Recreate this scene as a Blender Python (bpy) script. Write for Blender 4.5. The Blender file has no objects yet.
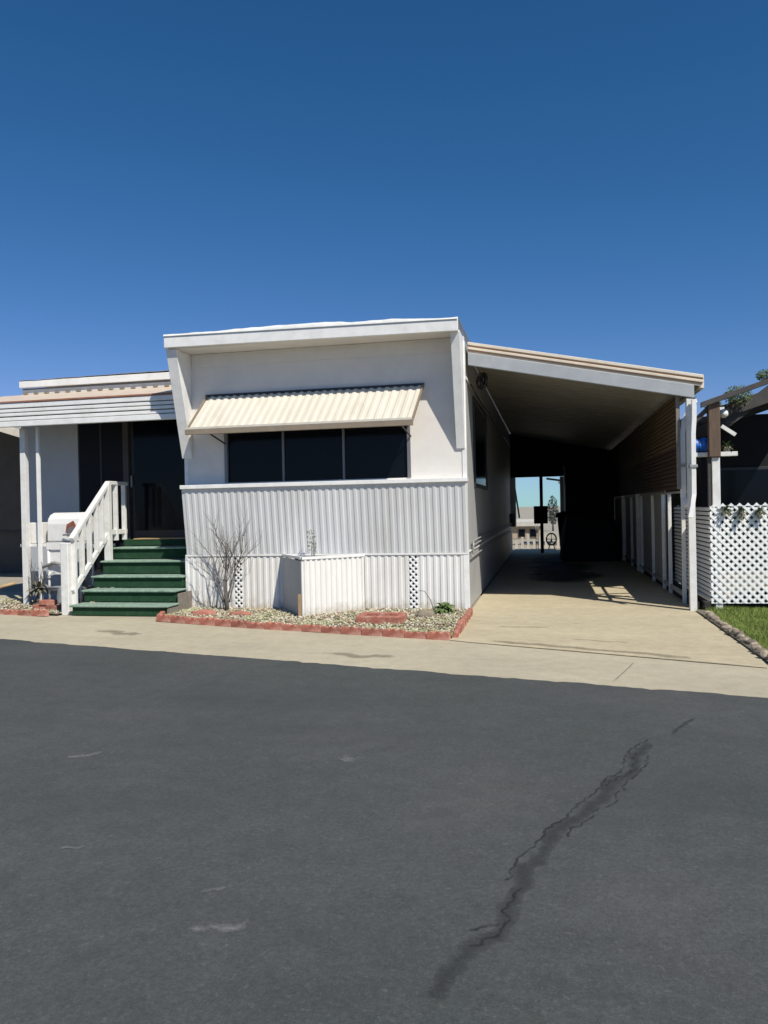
import bpy, bmesh, math, random
from mathutils import Vector, Matrix, noise
random.seed(7)
S = bpy.context.scene
C = bpy.context.collection
R0 = (1.17550, 10.91316)          # ground corner of the home; its local frame is turned 12 degrees
TH = math.radians(12)
CT, ST = math.cos(TH), math.sin(TH)
def wor(u, v): return (R0[0] + u*CT + v*ST, R0[1] - u*ST + v*CT)
def loc(x, y):
    x -= R0[0]; y -= R0[1]
    return (x*CT - y*ST, x*ST + y*CT)
SUN = Vector((0.5, -0.5, 0.80)).normalized()          # towards the sun, in the home's frame

# ------------------------------------------------------------------ materials
def mat(name, col, rough=0.7, var=0.12, scale=6.0, bump=0.0, bscale=60.0, metal=0.0, dirt=None, dscale=2.0, damt=0.5,
        spec=0.5, stretch=(1, 1, 1), vcol=False, orand=0):
    m = bpy.data.materials.new(name); m.use_nodes = True
    nt = m.node_tree; N = nt.nodes; L = nt.links
    b = N['Principled BSDF']
    b.inputs['Roughness'].default_value = rough
    b.inputs['Metallic'].default_value = metal
    b.inputs['Specular IOR Level'].default_value = spec
    tc = N.new('ShaderNodeTexCoord'); mp = N.new('ShaderNodeMapping'); mp.inputs['Scale'].default_value = stretch
    L.new(tc.outputs['Object'], mp.inputs['Vector'])
    n = N.new('ShaderNodeTexNoise'); n.inputs['Scale'].default_value = scale; n.inputs['Detail'].default_value = 6
    n.inputs['Roughness'].default_value = 0.62
    L.new(mp.outputs[0], n.inputs['Vector'])
    r = N.new('ShaderNodeMapRange'); r.inputs['From Min'].default_value = 0.3; r.inputs['From Max'].default_value = 0.7
    r.inputs['To Min'].default_value = 1 - var; r.inputs['To Max'].default_value = 1 + var
    L.new(n.outputs['Fac'], r.inputs['Value'])
    mx = N.new('ShaderNodeMix'); mx.data_type = 'RGBA'; mx.blend_type = 'MULTIPLY'; mx.inputs['Factor'].default_value = 1
    if vcol:
        a = N.new('ShaderNodeAttribute'); a.attribute_name = 'col'; L.new(a.outputs['Color'], mx.inputs['A'])
    else:
        mx.inputs['A'].default_value = (*col, 1)
    L.new(r.outputs[0], mx.inputs['B'])
    out = mx.outputs['Result']
    if orand:                                         # every block has its own tone
        oi = N.new('ShaderNodeObjectInfo'); ro = N.new('ShaderNodeMapRange'); ro.inputs['To Min'].default_value = 1 - orand; ro.inputs['To Max'].default_value = 1 + orand
        L.new(oi.outputs['Random'], ro.inputs['Value'])
        mo = N.new('ShaderNodeMix'); mo.data_type = 'RGBA'; mo.blend_type = 'MULTIPLY'; mo.inputs['Factor'].default_value = 1
        L.new(out, mo.inputs['A']); L.new(ro.outputs[0], mo.inputs['B']); out = mo.outputs['Result']
    if dirt:
        n2 = N.new('ShaderNodeTexNoise'); n2.inputs['Scale'].default_value = dscale; n2.inputs['Detail'].default_value = 8
        n2.inputs['Roughness'].default_value = 0.68
        L.new(mp.outputs[0], n2.inputs['Vector'])
        r2 = N.new('ShaderNodeMapRange'); r2.inputs['From Min'].default_value = 0.48; r2.inputs['From Max'].default_value = 0.75
        r2.inputs['To Max'].default_value = damt
        L.new(n2.outputs['Fac'], r2.inputs['Value'])
        m2 = N.new('ShaderNodeMix'); m2.data_type = 'RGBA'; m2.inputs['B'].default_value = (*dirt, 1)
        L.new(r2.outputs[0], m2.inputs['Factor']); L.new(out, m2.inputs['A']); out = m2.outputs['Result']
    L.new(out, b.inputs['Base Color'])
    if bump:
        n3 = N.new('ShaderNodeTexNoise'); n3.inputs['Scale'].default_value = bscale; n3.inputs['Detail'].default_value = 4
        L.new(tc.outputs['Object'], n3.inputs['Vector'])
        bp = N.new('ShaderNodeBump'); bp.inputs['Strength'].default_value = bump; bp.inputs['Distance'].default_value = 0.01
        L.new(n3.outputs['Fac'], bp.inputs['Height']); L.new(bp.outputs[0], b.inputs['Normal'])
    return m

M = {}
M['white'] = mat('white painted siding', (.72, .72, .71), .5, .05, 3, .08, 25, dirt=(.45, .43, .38), dscale=1.6, damt=.25)
M['wallgrey'] = mat('white stucco board', (.75, .71, .66), .6, .05, 2.5, .1, 18, dirt=(.5, .5, .48), dscale=1.2, damt=.3)
M['parapet'] = mat('corrugated enamel', (.66, .66, .65), .42, .05, 3, .04, 30, dirt=(.4, .38, .33), dscale=2.2, damt=.35, stretch=(1, 1, .25))
M['skirt'] = mat('corrugated white skirting', (.77, .755, .72), .45, .06, 4, .04, 30, dirt=(.52, .46, .36), dscale=3.0, damt=.3, stretch=(1, 1, .3))
M['roofwhite'] = mat('roof coating', (.70, .70, .67), .7, .1, 5, .3, 30, dirt=(.42, .4, .36), dscale=4, damt=.35)
M['trim'] = mat('white trim', (.82, .81, .78), .42, .06, 5, dirt=(.48, .44, .36), dscale=4, damt=.38)
M['cream'] = mat('cream awning metal', (.66, .615, .52), .45, .06, 6, dirt=(.42, .32, .2), dscale=5, damt=.3, stretch=(1, .3, .3))
M['creamedge'] = mat('tan awning edge', (.26, .21, .15), .5, .1, 8)  # shadow under the awning lip put into this brown
M['frame'] = mat('dull aluminium', (.2, .2, .21), .4, .06, 8, metal=.3)
M['darkframe'] = mat('dark bronze frame', (.03, .03, .033), .45, .1, 8)
M['glass'] = mat('dark window glass', (.004, .005, .009), .12, .1, 2, spec=.15)
M['screen'] = mat('dark insect screen', (.010, .011, .015), .55, .1, 300, spec=.15)
M['beam'] = mat('grey painted beam', (.36, .38, .40), .55, .08, 4, .05, 30, dirt=(.5, .5, .5), dscale=6, damt=.3)
M['tan'] = mat('tan roof trim', (.50, .29, .16), .5, .1, 6)
M['creamtrim'] = mat('cream roof trim', (.72, .64, .52), .45, .08, 5, dirt=(.4, .3, .2), dscale=6, damt=.3)
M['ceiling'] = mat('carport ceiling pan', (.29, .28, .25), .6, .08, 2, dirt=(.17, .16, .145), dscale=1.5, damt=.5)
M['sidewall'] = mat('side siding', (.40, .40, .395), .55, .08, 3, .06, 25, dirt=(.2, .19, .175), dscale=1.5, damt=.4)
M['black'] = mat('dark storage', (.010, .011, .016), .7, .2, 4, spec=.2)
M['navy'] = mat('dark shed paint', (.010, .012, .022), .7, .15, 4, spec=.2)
M['peach'] = mat('peach patio roof', (.62, .51, .40), .55, .08, 4, dirt=(.42, .29, .2), dscale=5, damt=.35, stretch=(1, .4, 1))
M['rust'] = mat('rusty edge', (.33, .15, .09), .7, .2, 12)
M['porchwall'] = mat('porch wall paint', (.42, .44, .46), .6, .05, 3, .05, 25)
M['green'] = mat('green outdoor carpet', (.022, .060, .030), .95, .25, 40, .4, 260, dirt=(.05, .10, .065), dscale=7, damt=.5, spec=.1)
M['greenworn'] = mat('worn carpet nosing', (.25, .34, .27), .9, .22, 25, .3, 240, dirt=(.05, .12, .07), dscale=9, damt=.7, spec=.1)
M['wood'] = mat('bare wood', (.42, .28, .14), .7, .15, 10, .15, 40, stretch=(.2, 1, 1))
M['greywood'] = mat('grey wood', (.22, .19, .16), .8, .2, 10, .2, 40)
M['paintwood'] = mat('white painted wood', (.74, .73, .70), .5, .06, 8, .12, 35, dirt=(.42, .37, .29), dscale=7, damt=.4)
M['asphalt'] = None
M['terra'] = mat('terracotta edging', (.36, .125, .085), .9, .28, 14, .35, 90, dirt=(.55, .38, .30), dscale=11, damt=.8, orand=.22)
M['soil'] = mat('bed soil', (.17, .14, .10), .95, .25, 10, .4, 60)
M['pebble'] = mat('pebbles', (1, 1, 1), .8, .12, 30, vcol=True)
M['twig'] = mat('grey bark', (.13, .115, .10), .9, .25, 30, .2, 80)
M['weed'] = mat('weed leaf', (.10, .15, .04), .7, .3, 30)
M['drystalk'] = mat('dry stalk', (.16, .15, .10), .8, .25, 30)
M['grass'] = mat('grass', (.20, .26, .065), .75, .35, 3, dirt=(.23, .24, .07), dscale=12, damt=.7, spec=.2)
M['turf'] = mat('turf base', (.15, .19, .055), .95, .3, 20, .4, 100, spec=.1)
M['stone'] = mat('edging stone', (.30, .25, .185), .9, .4, 9, .4, 50, dirt=(.10, .08, .06), dscale=8, damt=.7, orand=.5)
M['slat'] = mat('brown blind slat', (.05, .024, .014), .75, .3, 9, .1, 40, stretch=(1, .15, 4))
M['slattan'] = mat('tan blind slat', (.105, .07, .033), .75, .3, 9, .1, 40, stretch=(1, .15, 4))
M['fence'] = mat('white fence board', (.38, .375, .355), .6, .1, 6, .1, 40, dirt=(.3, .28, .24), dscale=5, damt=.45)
M['lattice'] = mat('white lattice', (.86, .86, .84), .45, .05, 10)
M['brown'] = mat('brown timber', (.115, .075, .052), .8, .25, 10, .3, 50, stretch=(3, 3, .3))
M['darkwood'] = mat('dark timber', (.028, .024, .023), .8, .2, 8)
M['greybrace'] = mat('grey brown timber', (.06, .054, .052), .8, .2, 8)
M['blue'] = mat('blue plastic', (.015, .13, .55), .45, .15, 12, .1, 30)
M['leaf'] = mat('leaf green', (.07, .11, .03), .6, .4, 6, dirt=(.20, .15, .07), dscale=9, damt=.7)
M['plaster'] = mat('pale plaster', (.55, .52, .46), .8, .1, 3, .1, 30)
M['tanwall'] = mat('tan far wall', (.40, .33, .25), .8, .12, 3)
M['darkgreen'] = mat('cypress green', (.02, .035, .025), .8, .35, 8)
M['grill'] = mat('white enamel', (.76, .75, .72), .4, .05, 6, dirt=(.40, .25, .15), dscale=6, damt=.35)
M['ironrust'] = mat('rusted iron', (.24, .08, .05), .85, .3, 15, .2, 60)
M['steel'] = mat('grey pipe', (.32, .32, .32), .5, .15, 10, metal=.2)
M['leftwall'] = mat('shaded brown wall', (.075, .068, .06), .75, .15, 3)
M['cable'] = mat('black cable', (.012, .012, .012), .6, .1, 10)
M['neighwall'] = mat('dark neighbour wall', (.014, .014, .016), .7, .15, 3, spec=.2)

def splash(m, z0, col):                              # dried mud splashed up from the bed
    nt = m.node_tree; N = nt.nodes; L = nt.links; b = N['Principled BSDF']; src = b.inputs['Base Color'].links[0].from_socket
    tc = N.new('ShaderNodeTexCoord'); sp_ = N.new('ShaderNodeSeparateXYZ'); L.new(tc.outputs['Object'], sp_.inputs[0])
    n = N.new('ShaderNodeTexNoise'); n.inputs['Scale'].default_value = 14; n.inputs['Detail'].default_value = 6; L.new(tc.outputs['Object'], n.inputs['Vector'])
    k = N.new('ShaderNodeMath'); k.operation = 'MULTIPLY_ADD'; k.inputs[1].default_value = .32; L.new(n.outputs['Fac'], k.inputs[0]); L.new(sp_.outputs['Z'], k.inputs[2])
    r = N.new('ShaderNodeMapRange'); r.inputs['From Min'].default_value = z0; r.inputs['From Max'].default_value = z0 + .14; r.inputs['To Min'].default_value = .6; r.inputs['To Max'].default_value = 0
    L.new(k.outputs[0], r.inputs['Value'])
    x = N.new('ShaderNodeMix'); x.data_type = 'RGBA'; x.inputs['B'].default_value = (*col, 1); L.new(r.outputs[0], x.inputs['Factor']); L.new(src, x.inputs['A']); L.new(x.outputs['Result'], b.inputs['Base Color'])
splash(M['skirt'], .20, (.42, .36, .27))
def ground_mat(name, col, dirt, joint=None, blotch=None, rough=.9, speck=.25, bump=.35, fleck=None):
    m = bpy.data.materials.new(name); m.use_nodes = True
    nt = m.node_tree; N = nt.nodes; L = nt.links; b = N['Principled BSDF']
    b.inputs['Roughness'].default_value = rough; b.inputs['Specular IOR Level'].default_value = .3
    tc = N.new('ShaderNodeTexCoord')
    def nz(sc, det=6, rg=.6, st=(1, 1, 1)):
        mp = N.new('ShaderNodeMapping'); mp.inputs['Scale'].default_value = st; L.new(tc.outputs['Object'], mp.inputs['Vector'])
        n = N.new('ShaderNodeTexNoise'); n.inputs['Scale'].default_value = sc; n.inputs['Detail'].default_value = det
        n.inputs['Roughness'].default_value = rg; L.new(mp.outputs[0], n.inputs['Vector']); return n
    def rng(n, a, bb, c, d):
        r = N.new('ShaderNodeMapRange'); L.new(n.outputs['Fac'], r.inputs['Value'])
        for k, x in zip(('From Min', 'From Max', 'To Min', 'To Max'), (a, bb, c, d)): r.inputs[k].default_value = x
        return r
    big = rng(nz(.55, 5, .6), .35, .68, 0, 1)
    mx = N.new('ShaderNodeMix'); mx.data_type = 'RGBA'; mx.inputs['A'].default_value = (*col, 1); mx.inputs['B'].default_value = (*dirt, 1)
    L.new(big.outputs[0], mx.inputs['Factor']); out = mx.outputs['Result']
    for sc, amp, st in ((7, .09, (1, 1, 1)), (1.1, .08, (.5, 1.3, 1)), (48, speck, (1, 1, 1)), (120, speck, (1, 1, 1))):
        r = rng(nz(sc, 4, .65, st), .3, .7, 1 - amp, 1 + amp)
        k = N.new('ShaderNodeMix'); k.data_type = 'RGBA'; k.blend_type = 'MULTIPLY'; k.inputs['Factor'].default_value = 1
        L.new(out, k.inputs['A']); L.new(r.outputs[0], k.inputs['B']); out = k.outputs['Result']
    if fleck:                                         # exposed pale aggregate, darker worn lanes
        for sc, lo, hi, fc, cc, st in ((34, .62, .74, .45, fleck, (1, 1, 1)), (75, .60, .70, .4, fleck, (1, 1, 1)), (.8, .5, .72, .45, blotch, (.6, 1.4, 1)), (3.1, .60, .72, .4, blotch, (1, 1, 1))):
            r = rng(nz(sc, 3, .55, st), lo, hi, 0, fc)
            k = N.new('ShaderNodeMix'); k.data_type = 'RGBA'; k.inputs['B'].default_value = (*cc, 1)
            L.new(out, k.inputs['A']); L.new(r.outputs[0], k.inputs['Factor']); out = k.outputs['Result']
    if blotch:                                        # small worn scuffs
        r = rng(nz(1.7, 9, .72, (.8, 1.6, 1)), .64, .74, 0, .55)
        k = N.new('ShaderNodeMix'); k.data_type = 'RGBA'; k.inputs['B'].default_value = (*blotch, 1)
        L.new(out, k.inputs['A']); L.new(r.outputs[0], k.inputs['Factor']); out = k.outputs['Result']
    L.new(out, b.inputs['Base Color'])
    n3 = nz(140, 3, .6); bp = N.new('ShaderNodeBump'); bp.inputs['Strength'].default_value = bump; bp.inputs['Distance'].default_value = .006
    L.new(n3.outputs['Fac'], bp.inputs['Height']); L.new(bp.outputs[0], b.inputs['Normal'])
    return m
M['asphalt'] = ground_mat('street asphalt', (.060, .067, .064), (.076, .078, .076), blotch=(.047, .052, .053), speck=.17, fleck=(.135, .137, .132))
M['concrete'] = ground_mat('concrete strip', (.45, .40, .29), (.41, .365, .268), blotch=(.29, .26, .205), speck=.07, bump=.15)
M['drive'] = ground_mat('driveway concrete', (.50, .43, .295), (.44, .38, .26), blotch=(.28, .25, .19), speck=.07, bump=.15)
M['lot'] = ground_mat('lot ground', (.36, .33, .27), (.32, .29, .23), speck=.1)

def seal_mat(name, col, amt, lo=.85, sc=9):                         # worn ribbon whose edges break up
    m = mat(name, col, .8, .2, 30, .2, 120); nt = m.node_tree; N = nt.nodes; L = nt.links
    b = N['Principled BSDF']; o = N['Material Output']
    a = N.new('ShaderNodeAttribute'); a.attribute_name = 'col'
    tc = N.new('ShaderNodeTexCoord'); n = N.new('ShaderNodeTexNoise'); n.inputs['Scale'].default_value = sc; n.inputs['Detail'].default_value = 8
    n.inputs['Roughness'].default_value = .75; L.new(tc.outputs['Object'], n.inputs['Vector'])
    ad = N.new('ShaderNodeMath'); ad.operation = 'ADD'; L.new(a.outputs['Fac'], ad.inputs[0]); L.new(n.outputs['Fac'], ad.inputs[1])
    r = N.new('ShaderNodeMapRange'); r.inputs['From Min'].default_value = lo; r.inputs['From Max'].default_value = lo + .35; r.inputs['To Max'].default_value = amt
    L.new(ad.outputs[0], r.inputs['Value'])
    t = N.new('ShaderNodeBsdfTransparent'); mx = N.new('ShaderNodeMixShader')
    L.new(r.outputs[0], mx.inputs[0]); L.new(t.outputs[0], mx.inputs[1]); L.new(b.outputs[0], mx.inputs[2]); L.new(mx.outputs[0], o.inputs['Surface'])
    return m
M['seal'] = seal_mat('crack sealer', (.041, .043, .043), .55, .95, 14)
M['crackline'] = seal_mat('open crack', (.022, .022, .022), .75, 1.02, 22)
M['scuff'] = seal_mat('pale scuff', (.20, .20, .195), .75, 1.03, 26)
M['oil'] = seal_mat('old oil', (.05, .045, .04), .85)  # dark colour that paints deeper shade onto the carport floor
M['stain'] = seal_mat('driveway grime', (.20, .17, .12), .42)

# ------------------------------------------------------------------ mesh builder (coordinates: u, v, z of the home's frame)
class MB:
    def __init__(s): s.v = []; s.f = []; s.c = {}; s.sm = set()
    def add(s, vs, fs, smooth=False, col=None):
        o = len(s.v); s.v += [tuple(p) for p in vs]
        for f in fs:
            if smooth: s.sm.add(len(s.f))
            s.f.append([i + o for i in f])
        if col is not None:
            for i in range(o, len(s.v)): s.c[i] = col
        return s
    def box(s, u0, u1, v0, v1, z0, z1):
        return s.hexa([(u0, v0, z0), (u1, v0, z0), (u1, v1, z0), (u0, v1, z0), (u0, v0, z1), (u1, v0, z1), (u1, v1, z1), (u0, v1, z1)])
    def hexa(s, p): return s.add(p, [(3, 2, 1, 0), (4, 5, 6, 7), (0, 1, 5, 4), (1, 2, 6, 5), (2, 3, 7, 6), (3, 0, 4, 7)])
    def bar(s, a, b, w, h, up=(0, 0, 1)):
        a = Vector(a); b = Vector(b); d = (b - a).normalized(); x = d.cross(Vector(up))
        if x.length < 1e-4: x = Vector((1, 0, 0))
        x.normalize(); y = x.cross(d); x *= w/2; y *= h/2
        return s.hexa([a - x - y, a + x - y, b + x - y, b - x - y, a - x + y, a + x + y, b + x + y, b - x + y])
    def prism(s, poly, axis, a, b):                   # polygon in the other two axes, extruded from a to b
        n = len(poly)
        def p(q, k): return {'u': (k, q[0], q[1]), 'v': (q[0], k, q[1]), 'z': (q[0], q[1], k)}[axis]
        vs = [p(q, a) for q in poly] + [p(q, b) for q in poly]
        return s.add(vs, [list(range(n))[::-1], list(range(n, 2*n))] + [(i, (i+1) % n, n + (i+1) % n, n + i) for i in range(n)])
    def tube(s, pts, r, n=8, r2=None):
        pts = [Vector(p) for p in pts]; vs = []; m = len(pts); ph = math.pi/4 if n == 4 else 0
        for i, p in enumerate(pts):
            d = (pts[min(i+1, m-1)] - pts[max(i-1, 0)]).normalized()
            x = d.cross(Vector((0.31, 0.17, 0.93)) if abs(d.z) < .9 else Vector((1, 0, 0))).normalized(); y = d.cross(x)
            rr = r if r2 is None else r + (r2 - r)*i/(m-1)
            vs += [p + x*rr*math.cos(2*math.pi*k/n + ph) + y*rr*math.sin(2*math.pi*k/n + ph) for k in range(n)]
        fs = [(i*n + k, i*n + (k+1) % n, (i+1)*n + (k+1) % n, (i+1)*n + k) for i in range(m-1) for k in range(n)]
        return s.add(vs, fs + [list(range(n))[::-1], list(range((m-1)*n, m*n))], n > 4)
    def rough(s, a):
        s.v = [tuple(c + a*noise.noise((p[0]*11 + k*9, p[1]*11, p[2]*11)) for k, c in enumerate(p)) for p in s.v]; return s
    def grid(s, fn, nu, nv, smooth=False):
        vs = [fn(i/nu, j/nv) for j in range(nv+1) for i in range(nu+1)]
        return s.add(vs, [(j*(nu+1)+i, j*(nu+1)+i+1, (j+1)*(nu+1)+i+1, (j+1)*(nu+1)+i) for j in range(nv) for i in range(nu)], smooth)
    def build(s, name, m, parent=None, at=None, bevel=0, recalc=True):
        me = bpy.data.meshes.new(name)
        o = bpy.data.objects.new(name, me); C.objects.link(o)
        if parent is not None:
            off = parent['off']; o.parent = parent
        else:
            off = at if at else (0, 0, 0)
            x, y = wor(off[0], off[1]); o.location = (x, y, off[2]); o.rotation_euler = (0, 0, -TH)
        OFF[o.name] = off
        me.from_pydata([(p[0]-off[0], p[1]-off[1], p[2]-off[2]) for p in s.v], [], s.f)
        if s.c:
            ca = me.color_attributes.new('col', 'FLOAT_COLOR', 'POINT')
            for i in range(len(s.v)): ca.data[i].color = (*s.c.get(i, (1, 1, 1)), 1)
        for i in s.sm: me.polygons[i].use_smooth = True
        if recalc:
            bm = bmesh.new(); bm.from_mesh(me); bmesh.ops.recalc_face_normals(bm, faces=bm.faces); bm.to_mesh(me); bm.free()
        me.materials.append(m)
        if bevel:
            bv = o.modifiers.new('bevel', 'BEVEL'); bv.width = bevel; bv.segments = 2; bv.limit_method = 'ANGLE'
        return PO(o, off)
OFF = {}
class PO:                                             # object with its frame offset
    def __init__(s, o, off): s.o = o; s.off = off
_b = MB.build
def build(s, name, m, parent=None, at=None, bevel=0, recalc=True):
    if parent is None: return _b(s, name, m, None, at, bevel, recalc)
    class P(dict): pass
    # children share the frame of their thing
    me_parent = parent.o
    off = parent.off
    r = _b(s, name, m, None, off, bevel, recalc)
    r.o.parent = me_parent
    r.o.location = (0, 0, 0); r.o.rotation_euler = (0, 0, 0)
    return r
MB.build = build
def tag(p, label=None, cat=None, group=None, kind=None):
    o = p.o
    if label: o['label'] = label
    if cat: o['category'] = cat
    if group: o['group'] = group
    if kind: o['kind'] = kind
    return p
def thing(name, u, v, z, label, cat, group=None):
    o = bpy.data.objects.new(name, None); C.objects.link(o); o.empty_display_size = .2
    x, y = wor(u, v); o.location = (x, y, z); o.rotation_euler = (0, 0, -TH)
    return tag(PO(o, (u, v, z)), label, cat, group)
def box(name, m, parent, *a, bevel=.004): return MB().box(*a).build(name, m, parent, bevel=bevel)

def corrugated(p00, p10, p11, p01, pitch, amp, out, thick=.004):
    """sheet over the quad p00 (low left) p10 (low right) p11 p01 with ribs running bottom to top"""
    p00, p10, p11, p01, out = map(Vector, (p00, p10, p11, p01, out)); b = MB()
    w = (p10 - p00).length; n = max(2, int(round(w/pitch))); xs = []
    for k in range(n):
        for t, a in ((0, 0), (.36, 0), (.5, 1), (.86, 1)): xs.append(((k + t)/n, a))
    xs.append((1, 0)); m = len(xs); vs = []
    for lo, hi in ((p00, p10),):
        for t, a in xs: vs.append(p00.lerp(p10, t) + out*(a*amp))
        for t, a in xs: vs.append(p01.lerp(p11, t) + out*(a*amp))
    bk = [p - out*thick for p in vs]
    fs = [(i, i+1, m+i+1, m+i) for i in range(m-1)]
    fs += [(2*m+m+i, 2*m+m+i+1, 2*m+i+1, 2*m+i) for i in range(m-1)]
    fs += [(i, 2*m+i, 2*m+i+1, i+1) for i in range(m-1)] + [(m+i, m+i+1, 3*m+i+1, 3*m+i) for i in range(m-1)]
    return b.add(vs + bk, fs)

def clip(poly, w, h):
    for ax, lim, sg in ((0, 0, 1), (0, w, -1), (1, 0, 1), (1, h, -1)):
        out = []
        for i in range(len(poly)):
            a, c = poly[i], poly[(i+1) % len(poly)]
            da, dc = sg*(a[ax]-lim), sg*(c[ax]-lim)
            if da >= 0: out.append(a)
            if (da >= 0) != (dc >= 0):
                t = da/(da-dc); out.append((a[0]+(c[0]-a[0])*t, a[1]+(c[1]-a[1])*t))
        poly = out
        if not poly: return []
    return poly
def lattice(u0, v0, z0, w, h, hp, bw, dv=0., th=.007, ragged=False):
    """crossed diagonal laths over the rectangle; hp = spacing along the horizontal"""
    b = MB()
    for s in (0, 1):
        k = -h
        while k < w + h:
            L = h + .04 if not ragged else h
            q = [(k - bw*.707, 0), (k + bw*.707, 0), (k + bw*.707 + h, h), (k - bw*.707 + h, h)]
            if s: q = [(w - x, y) for x, y in q]
            q = clip(q, w, h)
            if len(q) >= 3:
                a = s*th
                vs = [(u0 + x, v0 - a + dv*x, z0 + y) for x, y in q] + [(u0 + x, v0 - a + th*.98 + dv*x, z0 + y) for x, y in q]
                n = len(q)
                b.add(vs, [list(range(n)), list(range(n, 2*n))[::-1]] + [(i, n+i, n+(i+1) % n, (i+1) % n) for i in range(n)])
            k += hp
    return b

# ------------------------------------------------------------------ ground
def sheet(name, pts, z, m, world=False):
    b = MB(); q = [loc(*p) if world else p for p in pts]
    b.add([(x, y, z) for x, y in q], [list(range(len(q)))])
    return tag(b.build(name, m), kind='structure')
sheet('ground', [(-400, -400), (400, -400), (400, 600), (-400, 600)], -.02, M['lot'], True)
E0, E1 = Vector((-4.68, 9.31)), Vector((2.85, 5.77)); ED = (E1 - E0).normalized(); EN = Vector((-ED.y, ED.x))
edge = []
t = -60.0
while t < 70:
    step = .07 if -3 < t < 12 else 4
    p = E0 + ED*t + EN*((noise.noise((t*2.1, 0, 0))*.045 + noise.noise((t*9, 3, 0))*.04 + noise.noise((t*.35, 9, 0))*.04))
    edge.append((p.x, p.y)); t += step
far = E1 + ED*60 - EN*40; far2 = E0 - ED*60 - EN*40
sheet('street', edge + [(far.x, far.y), (far2.x, far2.y)], .014, M['asphalt'], True)
a = E0 - ED*60 - EN*.5; b_ = E1 + ED*60 - EN*.5; c = E1 + ED*60 + EN*4.2; d = E0 - ED*60 + EN*4.2
sheet('sidewalk', [tuple(a), tuple(b_), tuple(c), tuple(d)], .002, M['concrete'], True)
J0 = loc(.91, 8.44); J1 = loc(3.38, 6.83)
sheet('driveway', [(.02, -2.36), J0, J1, (3.09, -2.9), (3.09, 15.5), (.02, 15.5)], .009, M['drive'])
def ribbon(name, pts, w, m, z, wob=.02, n=6, world=True, parent=None):
    q = [Vector(p if world else wor(*p)) for p in pts]; fine = []
    for i in range(len(q)-1):
        for k in range(n): fine.append(q[i].lerp(q[i+1], k/n))
    fine.append(q[-1]); b = MB(); vs = []; cs = []
    for i, p in enumerate(fine):
        dd = (fine[min(i+1, len(fine)-1)] - fine[max(i-1, 0)]).normalized(); nn = Vector((-dd.y, dd.x))
        p = p + nn*(noise.noise((p.x*5, p.y*5, w)) + .5*noise.noise((p.x*23, p.y*23, w*3)))*wob
        ww = w*(.75 + .5*noise.noise((i*.22, w*9, 1)))
        end = min(1, min(i, len(fine)-1-i)/3)
        for t_, cc in ((-1, 0), (-.5, .55), (0, .8), (.5, .55), (1, 0)):
            x, y = loc(*(p + nn*ww*t_)); vs.append((x, y, z)); cs.append(cc*end)
    o = len(fine)
    b.add(vs, [(i*5+k, i*5+k+1, i*5+k+6, i*5+k+5) for i in range(o-1) for k in range(4)])
    for i, cc in enumerate(cs): b.c[i] = (cc, cc, cc)
    return tag(b.build(name, m), kind='structure')
crack = [(2.16, 5.38), (1.97, 5.12), (1.7, 4.81), (1.49, 4.57), (1.35, 4.28), (1.14, 3.99), (.94, 3.7), (.73, 3.41), (.6, 3.23), (.5, 2.99), (.42, 2.78), (.37, 2.68), (.28, 2.55), (.16, 2.41), (.05, 2.31), (-.06, 2.2)]
ribbon('crack_sealer', crack[:3], .05, M['seal'], .018, .03)
ribbon('crack_sealer', crack[2:-1], .10, M['seal'], .018, .05)
ribbon('street_crack', [(p[0]-.045, p[1]+.02) for p in crack[2:10]], .018, M['crackline'], .022, .05, 24)
ribbon('street_crack', [(p[0]+.05, p[1]-.02) for p in crack[3:8]], .016, M['crackline'], .022, .06, 24)
ribbon('street_crack', crack[3:6], .016, M['crackline'], .022, .07, 24)
ribbon('street_crack', crack[9:13], .018, M['crackline'], .022, .06, 24)
ribbon('street_crack', [(.22, 2.66), (.34, 2.69), (.42, 2.72)], .02, M['crackline'], .022, .05)
for p, l, w in (((-1.88, 4.75), .16, .10), ((-1.42, 3.42), .07, .05), ((-.69, 2.98), .08, .05), ((-.62, 2.75), .16, .09), ((-.26, 4.56), .05, .14)):
    ribbon('street_scuff', [(p[0]-l, p[1]-.03), (p[0], p[1]), (p[0]+l, p[1]+.05)], w, M['scuff'], .018, .08)
ribbon('expansion_joint', [(.91, 8.44), (1.6, 8.0), (2.2, 7.61), (2.9, 7.15), (3.38, 6.83)], .022, M['stain'], .013, .012)
ribbon('expansion_joint', [(1.80, 6.27), (2.1, 6.80), (2.39, 7.34)], .02, M['stain'], .013, .004)
ribbon('driveway_stain', [(.95, 8.62), (1.6, 8.2), (2.3, 7.75), (3.2, 7.1)], .13, M['stain'], .0115, .06)
ribbon('driveway_stain', [(1.9, 8.6), (2.35, 8.3), (2.7, 8.15)], .05, M['stain'], .0115, .06)
ribbon('driveway_stain', [(2.2, 9.6), (2.5, 9.5)], .05, M['stain'], .013, .04)
ribbon('driveway_stain', [(1.25, 9.5), (1.6, 9.4), (2.1, 9.35)], .06, M['stain'], .013, .05)
ribbon('sidewalk_stain', [(-3.9, 10.0), (-3.3, 9.6), (-2.9, 9.5)], .16, M['stain'], .006, .10)
ribbon('sidewalk_stain', [(-.8, 8.1), (-.2, 7.75), (.2, 7.7)], .14, M['stain'], .006, .10)
ribbon('sidewalk_stain', [(.55, 8.2), (.62, 8.15)], .03, M['stain'], .006, .02)
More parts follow.
